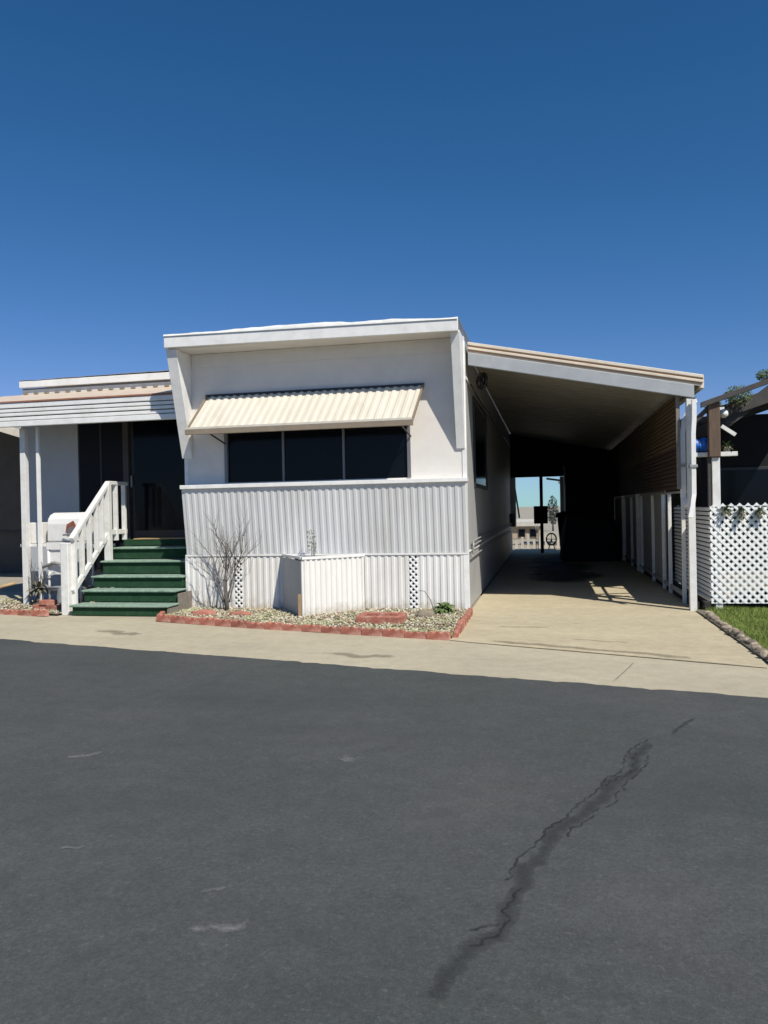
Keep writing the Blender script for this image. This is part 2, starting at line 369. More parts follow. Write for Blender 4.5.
for a_, b_ in ((3.6, 7.5), (5.8, 9.5), (8.2, 12.8)):
    ribbon('oil_stain', [(1.2, a_), (1.45, (a_+b_)/2), (1.3, b_)], 1.35, M['oil'], .013 + a_*.0005, .2, world=False)  # carport shade painted on the floor as broad dark ribbons
ribbon('driveway_stain', [(3.0, 9.1), (3.08, 9.08)], .03, M['stain'], .013, .01)

# gravel bed, terracotta edging
bed = [(-4.13, -1.2), (-3.2, -1.50), (-2.0, -1.80), (-.9, -2.08), (.04, -2.28), (.03, -.1), (.0, -.03), (-4.27, -.03), (-4.27, -.9)]
sheet('bed_soil', bed, .03, M['soil'])
lbed = [(-11, -.2), (-8.2, -.52), (-7.0, -.60), (-6.0, -.80), (-6.0, .7), (-8.0, .9), (-9.2, 1.2), (-11, 1.4)]
sheet('bed_soil', lbed, .03, M['soil'])
def inside(x, y, poly):
    r = False; j = len(poly)-1
    for i in range(len(poly)):
        (x1, y1), (x2, y2) = poly[i], poly[j]
        if (y1 > y) != (y2 > y) and x < (x2-x1)*(y-y1)/(y2-y1)+x1: r = not r
        j = i
    return r
_bm = bmesh.new(); bmesh.ops.create_icosphere(_bm, subdivisions=1, radius=1); _bm.verts.ensure_lookup_table()
ICV = [tuple(v.co) for v in _bm.verts]; ICF = [[v.index for v in f.verts] for f in _bm.faces]; _bm.free()
def pebbles(poly, n, bx):
    b = MB(); k = 0
    cols = [(.50, .44, .31), (.38, .34, .24), (.62, .58, .47), (.30, .28, .18), (.26, .25, .14), (.56, .50, .36), (.17, .15, .10), (.30, .17, .11)]
    while k < n:
        x = random.uniform(*bx[0]); y = random.uniform(*bx[1])
        if not inside(x, y, poly): continue
        k += 1; s = random.uniform(.008, .023); c0 = random.choice(cols); g = random.uniform(.8, 1.15)
        if noise.noise((x*1.3, y*2.5, 4)) > .18: c0 = random.choice([(.30, .31, .16), (.42, .40, .24), (.55, .5, .38)])
        a = random.random()*6.3; ca, sa = math.cos(a), math.sin(a); sx, sy, sz = s, s*random.uniform(.6, .9), s*random.uniform(.45, .75)
        z = .03 + sz*.4 + .018*max(0, noise.noise((x*3, y*3, 0))) + random.random()*.014
        b.add([(x + (p[0]*sx*ca - p[1]*sy*sa), y + (p[0]*sx*sa + p[1]*sy*ca), z + p[2]*sz) for p in ICV], ICF, False, tuple(q*g for q in c0))
    return b
tag(pebbles(bed, 8500, ((-4.3, .05), (-2.3, 0))).build('gravel', M['pebble'], recalc=False), 'loose pale gravel filling the bed in front of the home', 'gravel', kind='stuff')
tag(pebbles(lbed, 3500, ((-9.6, -6.0), (-.85, 1.2))).build('gravel', M['pebble'], recalc=False), 'loose pale gravel around the porch posts left of the steps', 'gravel', kind='stuff')
def edging_mesh():
    b = MB(); n = 24; L = .27; th = .07
    def top(x): return .075 + .022*abs(math.sin(math.pi*3*x/L))
    for i in range(n):
        x0, x1 = -L/2 + L*i/n, -L/2 + L*(i+1)/n
        b.hexa([(x0, -th/2, 0), (x1, -th/2, 0), (x1, th/2, 0), (x0, th/2, 0), (x0, -th/2+.008, top(x0+L/2)), (x1, -th/2+.008, top(x1+L/2)), (x1, th/2-.008, top(x1+L/2)), (x0, th/2-.008, top(x0+L/2))])
    return b
ed0 = None
def edging(line, label, group):
    global ed0
    pts = [Vector(p) for p in line]; d = 0
    for i in range(len(pts)-1):
        seg = pts[i+1]-pts[i]; n = max(1, int(round(seg.length/.28)))
        for k in range(n):
            p = pts[i] + seg*((k+.5)/n)
            if ed0 is None:
                ed0 = edging_mesh().build('edging_block', M['terra'], at=(0, 0, 0)); o = ed0.o
            else:
                o = ed0.o.copy(); C.objects.link(o)
            x, y = wor(p.x, p.y); o.location = (x, y, .004 + random.uniform(-.012, .006))
            o.rotation_euler = (random.uniform(-.07, .07), random.uniform(-.03, .03), -TH + math.atan2(seg.y, seg.x) + random.uniform(-.05, .05))
            o.scale = (seg.length/n/.28, random.uniform(.9, 1.1), random.uniform(.85, 1.1))
            o['label'] = label; o['category'] = 'edging'; o['group'] = group
edging([(-4.42, .1), (-4.33, -.7), (-4.2, -1.12)], 'scalloped terracotta edging block beside the foot of the green steps, right of them', 'edging blocks right of the steps')
edging([(-4.17, -1.2), (-2.4, -1.72), (.02, -2.33)], 'scalloped terracotta edging block in the long row along the front of the gravel bed', 'edging blocks along the front of the gravel bed')
edging([(.06, -2.2), (.05, -.25)], 'scalloped terracotta edging block in the short row between gravel bed and driveway', 'edging blocks along the driveway')
edging([(-9.2, -.42), (-7.0, -.66), (-6.12, -.86)], 'scalloped terracotta edging block in the row left of the steps by the porch posts', 'edging blocks left of the steps')

# ------------------------------------------------------------------ the mobile home
home = thing('mobile_home', 0, 0, 0, 'white flat roofed mobile home with flared front hood, window awning and corrugated skirting', 'mobile home')
W0, W1, WZ0, WZ1 = -3.62, -.82, 1.93, 2.86
w = MB()
w.box(-4.29, 0, 0, .12, .03, WZ0).box(-4.29, W0, 0, .12, WZ0, WZ1).box(W1, 0, 0, .12, WZ0, WZ1).box(-4.29, 0, 0, .12, WZ1, 3.912)
w.build('wall', M['wallgrey'], home)
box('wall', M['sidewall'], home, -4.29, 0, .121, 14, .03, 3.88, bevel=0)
# roof with uneven coating
def rooftop(a, b_):
    u = -4.335 + 4.32*a; v = -.54 + 14.6*b_
    e = min(1, min(a, 1-a)*40)
    if b_ == 0: return (u, -.545, 4.03 + .05*(1-a))
    v += .0 if b_ > .02 else -.24
    return (u, v, 4.058 + .035*math.sin(math.pi*a) + .03*noise.noise((u*1.7, v*.5, 0))*e + .012*noise.noise((u*6, v*3, 2)) + .045*(1-a))
rf = MB(); rf.grid(rooftop, 70, 60, True)
rfo = rf.build('roof', M['roofwhite'], home)
MB().hexa([(-4.335, -.53, 3.915), (-.018, -.53, 3.872), (-.018, -.47, 3.872), (-4.335, -.47, 3.915), (-4.335, -.53, 4.10), (-.018, -.53, 4.05), (-.018, -.47, 4.05), (-4.335, -.47, 4.10)]).build('fascia', M['trim'], home, bevel=.006)
box('roof_edge', M['frame'], home, -.06, -.02, -.468, 14, 3.89, 4.025)
box('roof_edge', M['trim'], home, -4.34, -4.29, -.468, 14, 3.89, 4.03)
box('soffit', M['wallgrey'], home, -4.285, -.022, -.469, -.002, 3.90, 3.912, bevel=0)
box('trim_band', M['wallgrey'], home, -4.148, -.135, -.014, -.001, 3.70, 3.895, bevel=.002)
fp = [(-.002, 2.32), (-.03, 2.32), (-.468, 3.868), (-.468, 3.896), (-.002, 3.896)]
MB().prism(fp, 'u', -4.335, -4.17).build('side_fin', M['trim'], home, bevel=.005)
MB().prism(fp, 'u', -.13, -.004).build('side_fin', M['trim'], home, bevel=.005)
box('corner_trim', M['trim'], home, -.05, .012, -.012, .07, .02, 3.84)
box('corner_trim', M['trim'], home, -4.308, -4.25, -.012, .07, .02, 2.318)
# leaning corrugated panel under the window and its cap
corrugated((-4.285, -.035, .85), (.012, -.035, .85), (.012, -.165, 1.845), (-4.285, -.165, 1.845), .105, .0085, (0, -1, -.13)).build('front_panel', M['parapet'], home)
MB().prism([(-.03, .85), (-.16, 1.84), (-.002, 1.84), (-.002, .85)], 'u', -4.292, -4.27).build('panel_end', M['trim'], home)
MB().prism([(-.03, .85), (-.16, 1.84), (-.002, 1.84), (-.002, .85)], 'u', -.005, .014).build('panel_end', M['trim'], home)
box('panel_cap', M['trim'], home, -4.30, .03, -.205, -.001, 1.846, 1.905, bevel=.006)
# skirting
L1, L2 = (-3.52, -3.40), (-.845, -.725)
for a0, a1 in ((-4.27, L1[0]), (L1[1], -2.5), (-2.5, -1.45), (-1.45, L2[0]), (L2[1], -.05)):
    corrugated((a0, -.03, .02), (a1, -.03, .02), (a1, -.03, .815), (a0, -.03, .815), .098, .011, (0, -1, 0)).build('skirting', M['skirt'], home)
box('skirting_flashing', M['trim'], home, -4.31, .02, -.05, -.014, .818, .846)
for a0, a1 in (L1, L2):
    v_ = box('vent_backing', M['black'], home, a0, a1, -.018, -.013, .03, .815, bevel=0)
    lattice(a0, -.034, .03, a1-a0, .785, .085, .027).build('vent_lattice', M['lattice'], v_)
box('corner_board', M['trim'], home, -4.315, -4.265, -.045, -.012, .01, .815)
box('corner_board', M['trim'], home, -.06, .02, -.045, -.0125, .01, .815)
# front window
win = MB()
win.box(W0-.03, W1+.03, -.02, .05, WZ1, WZ1+.04).box(W0-.03, W0+.02, -.02, .05, WZ0, WZ1).box(W1-.02, W1+.03, -.02, .05, WZ0, WZ1)
win = win.build('window', M['frame'], home, bevel=.003)
for x in (-2.72, -1.79): box('mullion', M['frame'], win, x-.016, x+.016, -.005, .048, WZ0, WZ1)
for x0, x1 in ((W0+.02, -2.736), (-2.704, -1.806), (-1.774, W1-.02)): box('pane', M['glass'], win, x0, x1, .03, .04, WZ0, WZ1, bevel=0)
# awning
aw = corrugated((-3.97, -.56, 2.685), (-.68, -.56, 2.685), (-.60, -.02, 3.235), (-3.89, -.02, 3.235), .118, .016, (0, -.71, .70)).build('awning', M['cream'], home)
MB().bar((-4.0, -.575, 2.655), (-.65, -.575, 2.655), .05, .075).build('front_edge', M['creamedge'], aw, bevel=.004)  # coloured as the shadow beneath the cream lip
MB().bar((-3.985, -.585, 2.71), (-.665, -.585, 2.71), .03, .03).build('front_lip', M['cream'], aw)
MB().bar((-3.985, -.56, 2.68), (-3.905, -.02, 3.24), .02, .05, (0, -.7, .7)).build('side_edge', M['creamedge'], aw)
MB().bar((-.665, -.56, 2.68), (-.585, -.02, 3.24), .02, .05, (0, -.7, .7)).build('side_edge', M['creamedge'], aw)
box('wall_rail', M['darkframe'], aw, -3.93, -.57, -.035, -.002, 3.235, 3.275)
for x in (-3.70, -.85): MB().bar((x, -.5, 2.66), (x+.07, -.02, 2.52), .018, .018).build('support_arm', M['darkframe'], aw)
# right-hand side wall
sw = MB().box(.002, .03, 1.15, 1.21, 1.8, 3.22).box(.002, .03, 3.6, 3.66, 1.8, 3.22).box(.002, .03, 1.21, 3.6, 1.8, 1.86).box(.002, .03, 1.21, 3.6, 3.16, 3.22).build('window', M['darkframe'], home)
box('pane', M['glass'], sw, .003, .012, 1.21, 3.6, 1.86, 3.16, bevel=0)
box('siding_rail', M['trim'], home, .001, .02, .08, 14, .84, .87)
for z, r in ((.93, .013), (.99, .013), (.77, .012)):
    MB().tube([(.045, .35 if z > .8 else .2, z-.12 if z > .8 else z), (.045, .42, z), (.045, 6, z+.02), (.045, 12.8, z-.05)], r).build('conduit', M['steel'], home)
box('meter_box', M['darkframe'], home, .003, .16, 12.6, 12.85, .85, 1.25)
MB().box(.003, .018, .10, 13.9, 3.32, 3.36).build('siding_trim', M['trim'], home)
# coiled cable by the eave
cc = MB()
pts = []
for k in range(70):
    a_ = k*.42; r = .10 + .02*math.sin(k*.7)
    pts.append((.20 + r*math.cos(a_)*.5 + .03*math.sin(k*.31), .62 + .06*math.sin(k*.23), 3.36 + r*math.sin(a_)*1.0))
cc.tube(pts, .011, 6)
tag(cc.build('cable_coil', M['cable'], at=(.2, .6, 3.3)), 'black coiled cable hanging under the carport roof by the home wall', 'cable')
tag(MB().tube([(.04, .5, 3.3), (.07, 2, 3.22), (.05, 4, 3.28), (.07, 6, 3.2), (.05, 9, 3.28)], .012, 6).build('cable', M['cable'], at=(.05, .5, 3.3)), 'thin black cable running along the home side wall under the carport roof', 'cable')

# ------------------------------------------------------------------ carport
cp = thing('carport', 3.04, .27, 0, 'long dark carport with sloping flat roof and grey beam attached to the home', 'carport')
def zr(u): return 3.875 - .205*u                      # top of the roof edge
def slab(u0, u1, v0, v1, t0, t1):
    return MB().hexa([(u0, v0, zr(u0)-t1), (u1, v0, zr(u1)-t1), (u1, v1, zr(u1)-t1), (u0, v1, zr(u0)-t1), (u0, v0, zr(u0)-t0), (u1, v0, zr(u1)-t0), (u1, v1, zr(u1)-t0), (u0, v1, zr(u0)-t0)])
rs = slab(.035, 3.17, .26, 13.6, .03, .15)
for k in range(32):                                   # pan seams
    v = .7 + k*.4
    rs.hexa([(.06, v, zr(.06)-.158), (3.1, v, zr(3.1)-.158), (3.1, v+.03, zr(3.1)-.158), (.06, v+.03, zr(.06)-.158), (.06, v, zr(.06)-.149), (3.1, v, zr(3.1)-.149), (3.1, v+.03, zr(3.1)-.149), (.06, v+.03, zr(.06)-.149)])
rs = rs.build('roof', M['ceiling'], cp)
slab(.035, 3.22, .19, .258, 0, .045).build('roof_edge', M['creamtrim'], cp, bevel=.006)
slab(.035, 3.215, .205, .257, .046, .07).build('roof_edge', M['tan'], cp)
slab(.035, 3.22, .195, .258, .071, .105).build('roof_edge', M['creamtrim'], cp, bevel=.004)
slab(.035, 3.19, .212, .256, .106, .125).build('roof_edge', M['tan'], cp)
slab(.035, 3.10, .215, .275, .152, .33).build('beam', M['beam'], cp, bevel=.006)
slab(.035, 3.19, .22, .257, .126, .151).build('roof_edge', M['creamtrim'], cp)
slab(3.171, 3.235, .26, 13.6, .01, .17).build('gutter', M['creamtrim'], cp)
for v, d_ in ((.23, .1), (6.6, .09), (9.9, .09), (13.2, .09)):
    box('post', M['paintwood'], cp, 3.0, 3.09, v, v+.09, 0, zr(3.09)-.155 if v > 1 else zr(3.1)-.331)
MB().hexa([(.003, 13.38, 2.36), (3.16, 13.38, 2.36), (3.16, 13.44, 2.36), (.003, 13.44, 2.36), (.003, 13.38, zr(.05)-.13), (3.16, 13.38, zr(3.16)-.13), (3.16, 13.44, zr(3.16)-.13), (.003, 13.44, zr(.05)-.13)]).build('header', M['black'], cp)
box('back_panel', M['black'], cp, 1.62, 3.1, 13.45, 13.5, .02, 3.2, bevel=0)
box('back_post', M['paintwood'], cp, 1.5, 1.615, 13.3, 13.40, .0, 2.35)
box('back_post', M['black'], cp, .885, .985, 13.3, 13.38, 0, 2.36)
box('back_post', M['paintwood'], cp, .003, .16, 13.3, 13.38, .85, 2.36)
MB().bar((1.1, 13.35, 2.30), (1.6, 13.35, 2.22), .03, .06).build('brace', M['paintwood'], cp)
MB().bar((.10, 13.3, 2.3), (.26, 13.3, 1.1), .03, .05).build('brace', M['paintwood'], cp)
mb_ = thing('meter_box', .935, 13.2, .9, 'dark square box mounted on the post at the far end of the carport', 'box')
box('case', M['black'], mb_, .70, 1.12, 13.16, 13.29, .92, 1.46)
box('cover', M['navy'], mb_, .74, 1.08, 13.14, 13.159, .98, 1.42)
sh = thing('storage_shed', 2.3, 11.5, 0, 'dark navy storage cupboard with double doors deep inside the carport', 'shed')
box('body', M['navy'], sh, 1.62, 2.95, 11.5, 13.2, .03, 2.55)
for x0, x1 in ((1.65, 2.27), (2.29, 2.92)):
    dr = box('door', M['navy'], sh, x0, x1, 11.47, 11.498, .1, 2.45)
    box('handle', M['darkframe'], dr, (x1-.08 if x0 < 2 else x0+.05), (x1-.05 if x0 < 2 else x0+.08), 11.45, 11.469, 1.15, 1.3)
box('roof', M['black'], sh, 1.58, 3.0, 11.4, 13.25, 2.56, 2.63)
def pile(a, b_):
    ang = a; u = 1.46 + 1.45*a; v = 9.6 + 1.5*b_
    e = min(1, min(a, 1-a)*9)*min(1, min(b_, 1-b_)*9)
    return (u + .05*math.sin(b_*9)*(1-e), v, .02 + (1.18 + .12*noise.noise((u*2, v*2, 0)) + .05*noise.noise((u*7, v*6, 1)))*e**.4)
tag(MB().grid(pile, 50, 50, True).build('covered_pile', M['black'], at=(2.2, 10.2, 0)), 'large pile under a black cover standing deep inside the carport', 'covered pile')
bn = thing('wheelie_bin', 1.62, 12.3, 0, 'black bin with rounded lid silhouetted at the right of the far carport opening', 'bin')
MB().hexa([(1.46, 10.9+.3, .06), (1.95, 11.2, .06), (1.95, 11.44, .06), (1.46, 11.44, .06), (1.38, 11.15, 1.12), (1.98, 11.15, 1.12), (1.98, 11.45, 1.12), (1.38, 11.45, 1.12)]).build('body', M['black'], bn, bevel=.02)
MB().prism([(1.34, 1.125), (1.33, 1.19), (1.40, 1.27), (1.55, 1.30), (1.98, 1.30), (2.0, 1.125)], 'v', 11.12, 11.46).build('lid', M['black'], bn, bevel=.02)

# downpipes at the right edge of the carport
dp = thing('downspout', 2.95, .5, 0, 'white square downspout with an elbow foot just left of the carport post', 'downspout')
MB().tube([(3.14, .45, 2.95), (3.14, .45, 2.88), (2.985, .40, 2.62), (2.965, .40, 2.45), (2.965, .40, 1.56), (3.0, .33, 1.44)], .05, 4).build('pipe', M['trim'], dp, bevel=.004)
box('strap', M['steel'], dp, 2.905, 3.03, .345, .455, 1.98, 2.02)
dp2 = thing('downspout', 3.13, .19, 0, 'white downspout clipped to the outer face of the carport post with a kicked out foot', 'downspout')
MB().tube([(3.085, .17, 2.88), (3.08, .17, 2.62), (3.065, .165, 2.42), (3.06, .165, 1.60), (3.035, .14, 1.44), (3.0, .12, 1.28)], .042, 4).build('pipe', M['trim'], dp2, bevel=.004)
box('strap', M['steel'], dp2, 3.01, 3.11, .12, .225, 1.96, 2.0)

# hanging slat blinds on the carport's right side
for (v0, v1, z0, z1, m, lb) in ((.34, 13.3, 2.27, 3.0, 'slattan', 'tan wooden slat blind hung along the top of the carport side'), (.34, 13.3, 1.675, 2.29, 'slat', 'red brown wooden slat blind hung below the tan one on the carport side')):
    sc = thing('slat_blind', 2.93, v0, z0, lb, 'blind')
    b = MB(); z = z0; k = 0
    while z < z1 - .03:
        for a0 in (0, 1, 2):
            va, vb = v0 + (v1-v0)*a0/3 + .02, v0 + (v1-v0)*(a0+1)/3
            t_ = random.uniform(-.006, .006)
            b.bar((2.90 + t_, va, z+.025), (2.90 + t_, vb, z+.025 + random.uniform(-.006, .006)),   .012, .045)
        z += .062
    b.build('slats', M[m], sc)
    box('backing', M['darkwood'], sc, 2.915, 2.921, v0+.02, v1, z0+.01, z1-.02, bevel=0)
    box('side_rail', M['greywood'], sc, 2.875, 2.925, v0-.03, v0+.015, z0, z1)
    for q in (1/3, 2/3): box('cord', M['darkwood'], sc, 2.88, 2.892, v0+(v1-v0)*q, v0+(v1-v0)*q+.03, z0, z1, bevel=0)

# board fence along the driveway
fn = thing('board_fence', 3.1, 1, 0, 'white post and board fence in shade along the right side of the carport', 'fence')
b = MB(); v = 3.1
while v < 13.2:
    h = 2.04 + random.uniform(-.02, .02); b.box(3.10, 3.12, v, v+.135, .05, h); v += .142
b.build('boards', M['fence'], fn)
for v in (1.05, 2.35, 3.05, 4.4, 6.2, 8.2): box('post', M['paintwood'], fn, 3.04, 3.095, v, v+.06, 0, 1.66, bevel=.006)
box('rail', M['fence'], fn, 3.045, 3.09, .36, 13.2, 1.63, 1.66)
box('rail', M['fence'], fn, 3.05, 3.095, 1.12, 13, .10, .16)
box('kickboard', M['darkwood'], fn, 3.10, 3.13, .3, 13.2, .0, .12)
# slatted return panel between post and lattice
sp = thing('slat_fence', 3.3, .5, 0, 'white fence of narrow horizontal slats in shade between carport post and lattice', 'fence')
b = MB(); z = .15
while z < 1.42:
    b.bar((3.285, .31, z), (3.285, 3.3, z), .016, .042, (.45, 0, 1)); z += .062
b.build('slats', M['lattice'], sp)
box('backing', M['darkwood'], sp, 3.312, 3.32, .34, 3.3, .12, 1.42, bevel=0)
for v in (1.8, 3.28): box('upright', M['fence'], sp, 3.322, 3.36, v-.04, v, 0, 1.44)
box('base_board', M['darkwood'], sp, 3.18, 3.26, .2, 3.3, .0, .13)

# lattice fence on the lawn
lf = thing('lattice_fence', 3.3, .3, 0, 'white diamond lattice fence panel standing on the lawn at the right', 'fence')
lattice(3.285, .30, .10, 2.8, 1.33, .108, .0375, dv=.05).build('lattice', M['lattice'], lf)
b = MB()
for k in range(25): b.prism([(3.30 + k*.108, 1.425), (3.345 + k*.108, 1.47), (3.39 + k*.108, 1.425)], 'v', .29 + .0054*k, .297 + .0054*k)
b.build('lattice_tip', M['lattice'], lf)
box('post', M['paintwood'], lf, 3.345, 3.435, .318, .40, 0, 1.4)
box('post', M['paintwood'], lf, 5.9, 6.0, .45, .53, 0, 1.4)
def tuft(cx, cy, cz, n, r, m, lab, droop=.4):
    b = MB()
    for k in range(n):
        a = random.random()*6.28; e = random.uniform(-.5, 1.2); L = r*random.uniform(.6, 1.1)
        d = Vector((math.cos(a)*math.cos(e), math.sin(a)*math.cos(e), math.sin(e))); s = d.cross(Vector((0, 0, 1))).normalized()*r*.13
        p0 = Vector((cx, cy, cz)); p1 = p0 + d*L*.6; p2 = p0 + d*L - Vector((0, 0, droop*L*.5))
        b.add([p0-s*.4, p0+s*.4, p1+s, p1-s, p2], [(0, 1, 2, 3), (3, 2, 4)])
    return b
for (u, z, lb) in ((3.49, 1.385, 'small spiky green plant tied near the left end of the lattice top'), (3.68, 1.35, 'small spiky green plant in the middle of three on the lattice top'), (3.92, 1.355, 'small spiky green plant tied to the lattice nearest the right edge')):
    t_ = thing('spiky_plant', u, .27, z, lb, 'plant')
    tuft(u, .27, z, 40, .10, M['leaf'], lb).build('leaves', M['leaf'], t_, recalc=False)
    tuft(u, .255, z-.05, 16, .10, M['drystalk'], lb, 1.2).build('dry_leaves', M['drystalk'], t_, recalc=False)
def mound(a, b_):
    u = 3.58 + 1.4*a; v = .40 + .8*b_; e = max(0, math.sin(math.pi*a))**.6*max(0, math.sin(math.pi*(b_*.5+.5)))**.5
    return (u, v, .02 + .30*e + .03*noise.noise((u*5, v*5, 0))*e)
tag(MB().grid(mound, 40, 24, True).build('tarp', M['black'], at=(4.2, .7, 0)), 'low dark tarp mound behind the foot of the lattice fence', 'tarp')

sheet('patio_floor', [(3.12, .31), (9, .71), (9, 9), (3.12, 9)], .012, M['soil'])
# lawn and edging stones
lawn = [(3.16, -4.4), (3.16, .82), (3.3, 1.0), (9, 1.3), (9, -6.2)]
sheet('lawn', [(3.10, -3.45), (3.10, .3), (9, .7), (9, -3.45)], .02, M['turf'])
b = MB()
for k in range(42000):
    u = random.uniform(3.17, 6.2); v = random.uniform(-3.4, .38)
    if u > 4.6 and random.random() < .5: continue
    h = random.uniform(.025, .06)*(1 + .4*noise.noise((u*2, v*2, 0))); a = random.random()*6.3; w_ = .004
    dx, dy = math.cos(a)*w_, math.sin(a)*w_; lx, ly = random.gauss(0, .018), random.gauss(0, .018)
    b.add([(u-dx, v-dy, .02), (u+dx, v+dy, .02), (u+lx, v+ly, .02+h)], [(0, 1, 2)])
tag(b.build('grass', M['grass'], recalc=False), 'short green grass of the small lawn right of the driveway', 'grass', kind='stuff')
st0 = None; v = -.30
stones = []
for kind in range(4):
    bm = bmesh.new(); bmesh.ops.create_icosphere(bm, subdivisions=3, radius=1)
    for q in bm.verts:
        n_ = noise.noise(q.co*1.3 + Vector((kind*9, 0, 0)))*.35 + noise.noise(q.co*3.1 + Vector((0, kind*7, 0)))*.12
        q.co *= 1 + n_
        q.co.z = max(q.co.z, -.6)
    me = bpy.data.meshes.new('edging_stone'); bm.to_mesh(me); bm.free(); me.materials.append(M['stone'])
    for p in me.polygons: p.use_smooth = True
    stones.append(me)
k = 0
while v > -3.45:
    o = bpy.data.objects.new('edging_stone', stones[k % 4]); C.objects.link(o)
    s = random.uniform(.035, .062); x, y = wor(3.12 + random.uniform(-.02, .02), v); o.location = (x, y, .02 + s*.35)
    o.scale = (s*random.uniform(.7, .95), s*random.uniform(.9, 1.2), s*random.uniform(.6, .85)); o.rotation_euler = (0, 0, random.random()*6)
    o['label'] = 'rough brown edging stone in the row between driveway and lawn'; o['category'] = 'stone'; o['group'] = 'edging stones along the lawn'
    v -= s*2.05; k += 1
sheet('bed_soil', [(3.06, -3.5), (3.22, -3.5), (3.22, .2), (3.06, .2)], .026, M['soil'])

# ------------------------------------------------------------------ neighbour on the right
nb = thing('patio_cover', 3.5, .8, 0, 'dark timber patio cover with brown and white post right of the carport', 'patio cover')
box('post', M['paintwood'], nb, 3.345, 3.45, .402, .49, 0, 2.10, bevel=.008)
box('post_upper', M['brown'], nb, 3.305, 3.455, .36, .49, 2.105, 2.86, bevel=.01)
box('post_side', M['greybrace'], nb, 3.295, 3.344, .42, .48, .0, 2.1)  # shaded side of the white post, painted as a grey bar
def nz_(u): return 2.86 + .325*(u - 3.21)
def nslab(u0, u1, v0, v1, t0, t1): return MB().hexa([(u0, v0, nz_(u0)-t1), (u1, v0, nz_(u1)-t1), (u1, v1, nz_(u1)-t1), (u0, v1, nz_(u0)-t1), (u0, v0, nz_(u0)-t0), (u1, v0, nz_(u1)-t0), (u1, v1, nz_(u1)-t0), (u0, v1, nz_(u0)-t0)])
nslab(3.20, 6.3, .30, .355, 0, .075).build('front_beam', M['greybrace'], nb, bevel=.006)
nslab(3.75, 6.4, 1.7, 9, .11, .2).build('roof', M['darkwood'], nb)
nslab(3.72, 6.4, 1.66, 1.699, .08, .28).build('roof_edge', M['greybrace'], nb)
MB().bar((3.80, 1.74, 2.68), (4.5, 1.74, 3.20), .05, .15).build('rafter', M['greybrace'], nb)
for v in (2.6, 3.4, 4.4): MB().bar((3.75, v, 2.80), (6.3, v, 3.62), .06, .16).build('rafter', M['darkwood'], nb)
box('post', M['brown'], nb, 6.12, 6.24, .356, .47, 0, 3.70)
MB().bar((3.10, .42, 2.58), (3.33, .42, 2.80), .04, .06).build('brace', M['greybrace'], nb)
box('eave_beam', M['darkwood'], nb, 3.72, 3.80, 1.7, 9, 2.62, 2.80)
box('shelf', M['paintwood'], nb, 3.14, 3.70, .495, .60, 2.12, 2.18)
MB().bar((3.50, .52, 2.54), (3.68, .52, 2.41), .03, .05).build('shelf_brace', M['paintwood'], nb)
nh = thing('neighbour_house', 6, 6.5, 0, 'dark neighbouring house in the shade behind the patio cover at the right edge', 'house')
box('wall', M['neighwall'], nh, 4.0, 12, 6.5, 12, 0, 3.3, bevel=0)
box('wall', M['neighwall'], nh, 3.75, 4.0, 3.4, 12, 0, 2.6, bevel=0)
nwin = box('window', M['darkframe'], nh, 4.6, 5.8, 6.46, 6.498, 1.2, 2.2)
box('pane', M['glass'], nwin, 4.66, 5.74, 6.44, 6.459, 1.26, 2.14, bevel=0)
bl = thing('tarp_bundle', 3.2, .55, 2.18, 'rolled bright blue tarp on the high shelf left of the brown post', 'tarp')
MB().tube([(3.10, .55, 2.285), (3.13, .55, 2.28), (3.16, .545, 2.275), (3.19, .55, 2.285), (3.22, .56, 2.28), (3.26, .56, 2.29), (3.31, .55, 2.275)], .10, 14).rough(.03).build('roll', M['blue'], bl)
MB().tube([(3.19, .555, 2.285), (3.205, .555, 2.285)], .104, 14).build('strap', M['cable'], bl)
pp = thing('potted_plant', 3.58, .55, 2.18, 'small leafy potted plant on the high white shelf right of the brown post', 'plant')
MB().tube([(3.57, .55, 2.181), (3.57, .55, 2.25)], .04, 14, .055).build('pot', M['greywood'], pp)
tuft(3.57, .55, 2.25, 60, .12, M['leaf'], '').build('leaves', M['leaf'], pp, recalc=False)
fl = thing('floodlight', 3.5, .5, 2.7, 'white outdoor floodlight fixed beside the top of the brown post', 'light')
MB().tube([(3.53, .50, 2.71), (3.515, .44, 2.70)], .035, 14, .06).build('head', M['trim'], fl)
MB().box(3.46, 3.54, .50, .54, 2.74, 2.80).build('base', M['trim'], fl)
def foliage(name, u, v, z, su, sv, sz, n, size, label, cat, m='leaf', stem=True):
    t_ = thing(name, u, v, z, label, cat); b = MB()
    for k in range(n):
        while True:
            p = Vector((random.uniform(-1, 1), random.uniform(-1, 1), random.uniform(-1, 1)))
            if p.length < 1 and noise.noise((p.x*2.6 + u, p.y*2.6, p.z*2.6)) > -.12 - .25*(1-p.length): break
        c_ = Vector((u + p.x*su, v + p.y*sv, z + sz + p.z*sz)); a = Vector((random.gauss(0, 1), random.gauss(0, 1), random.gauss(0, 1))).normalized()
        s_ = a.orthogonal().normalized()*size*random.uniform(.25, .45); l = a*size*random.uniform(.6, 1.1)
        b.add([c_ - l*.5, c_ + s_*.6, c_ + l*.5, c_ - s_*.6], [(0, 1, 2, 3)])
    b.build('leaves', M[m], t_, recalc=False)
    if stem:
        s = MB()
        for k in range(7):
            a = k*.9; s.tube([(u + .02*math.cos(a), v + .02*math.sin(a), z - .02), (u + su*.3*math.cos(a), v + sv*.3*math.sin(a), z + sz*.7), (u + su*.7*math.cos(a), v + sv*.7*math.sin(a), z + sz*1.4)], .012, 5, .004)
        s.build('stems', M['twig'], t_)
    return t_
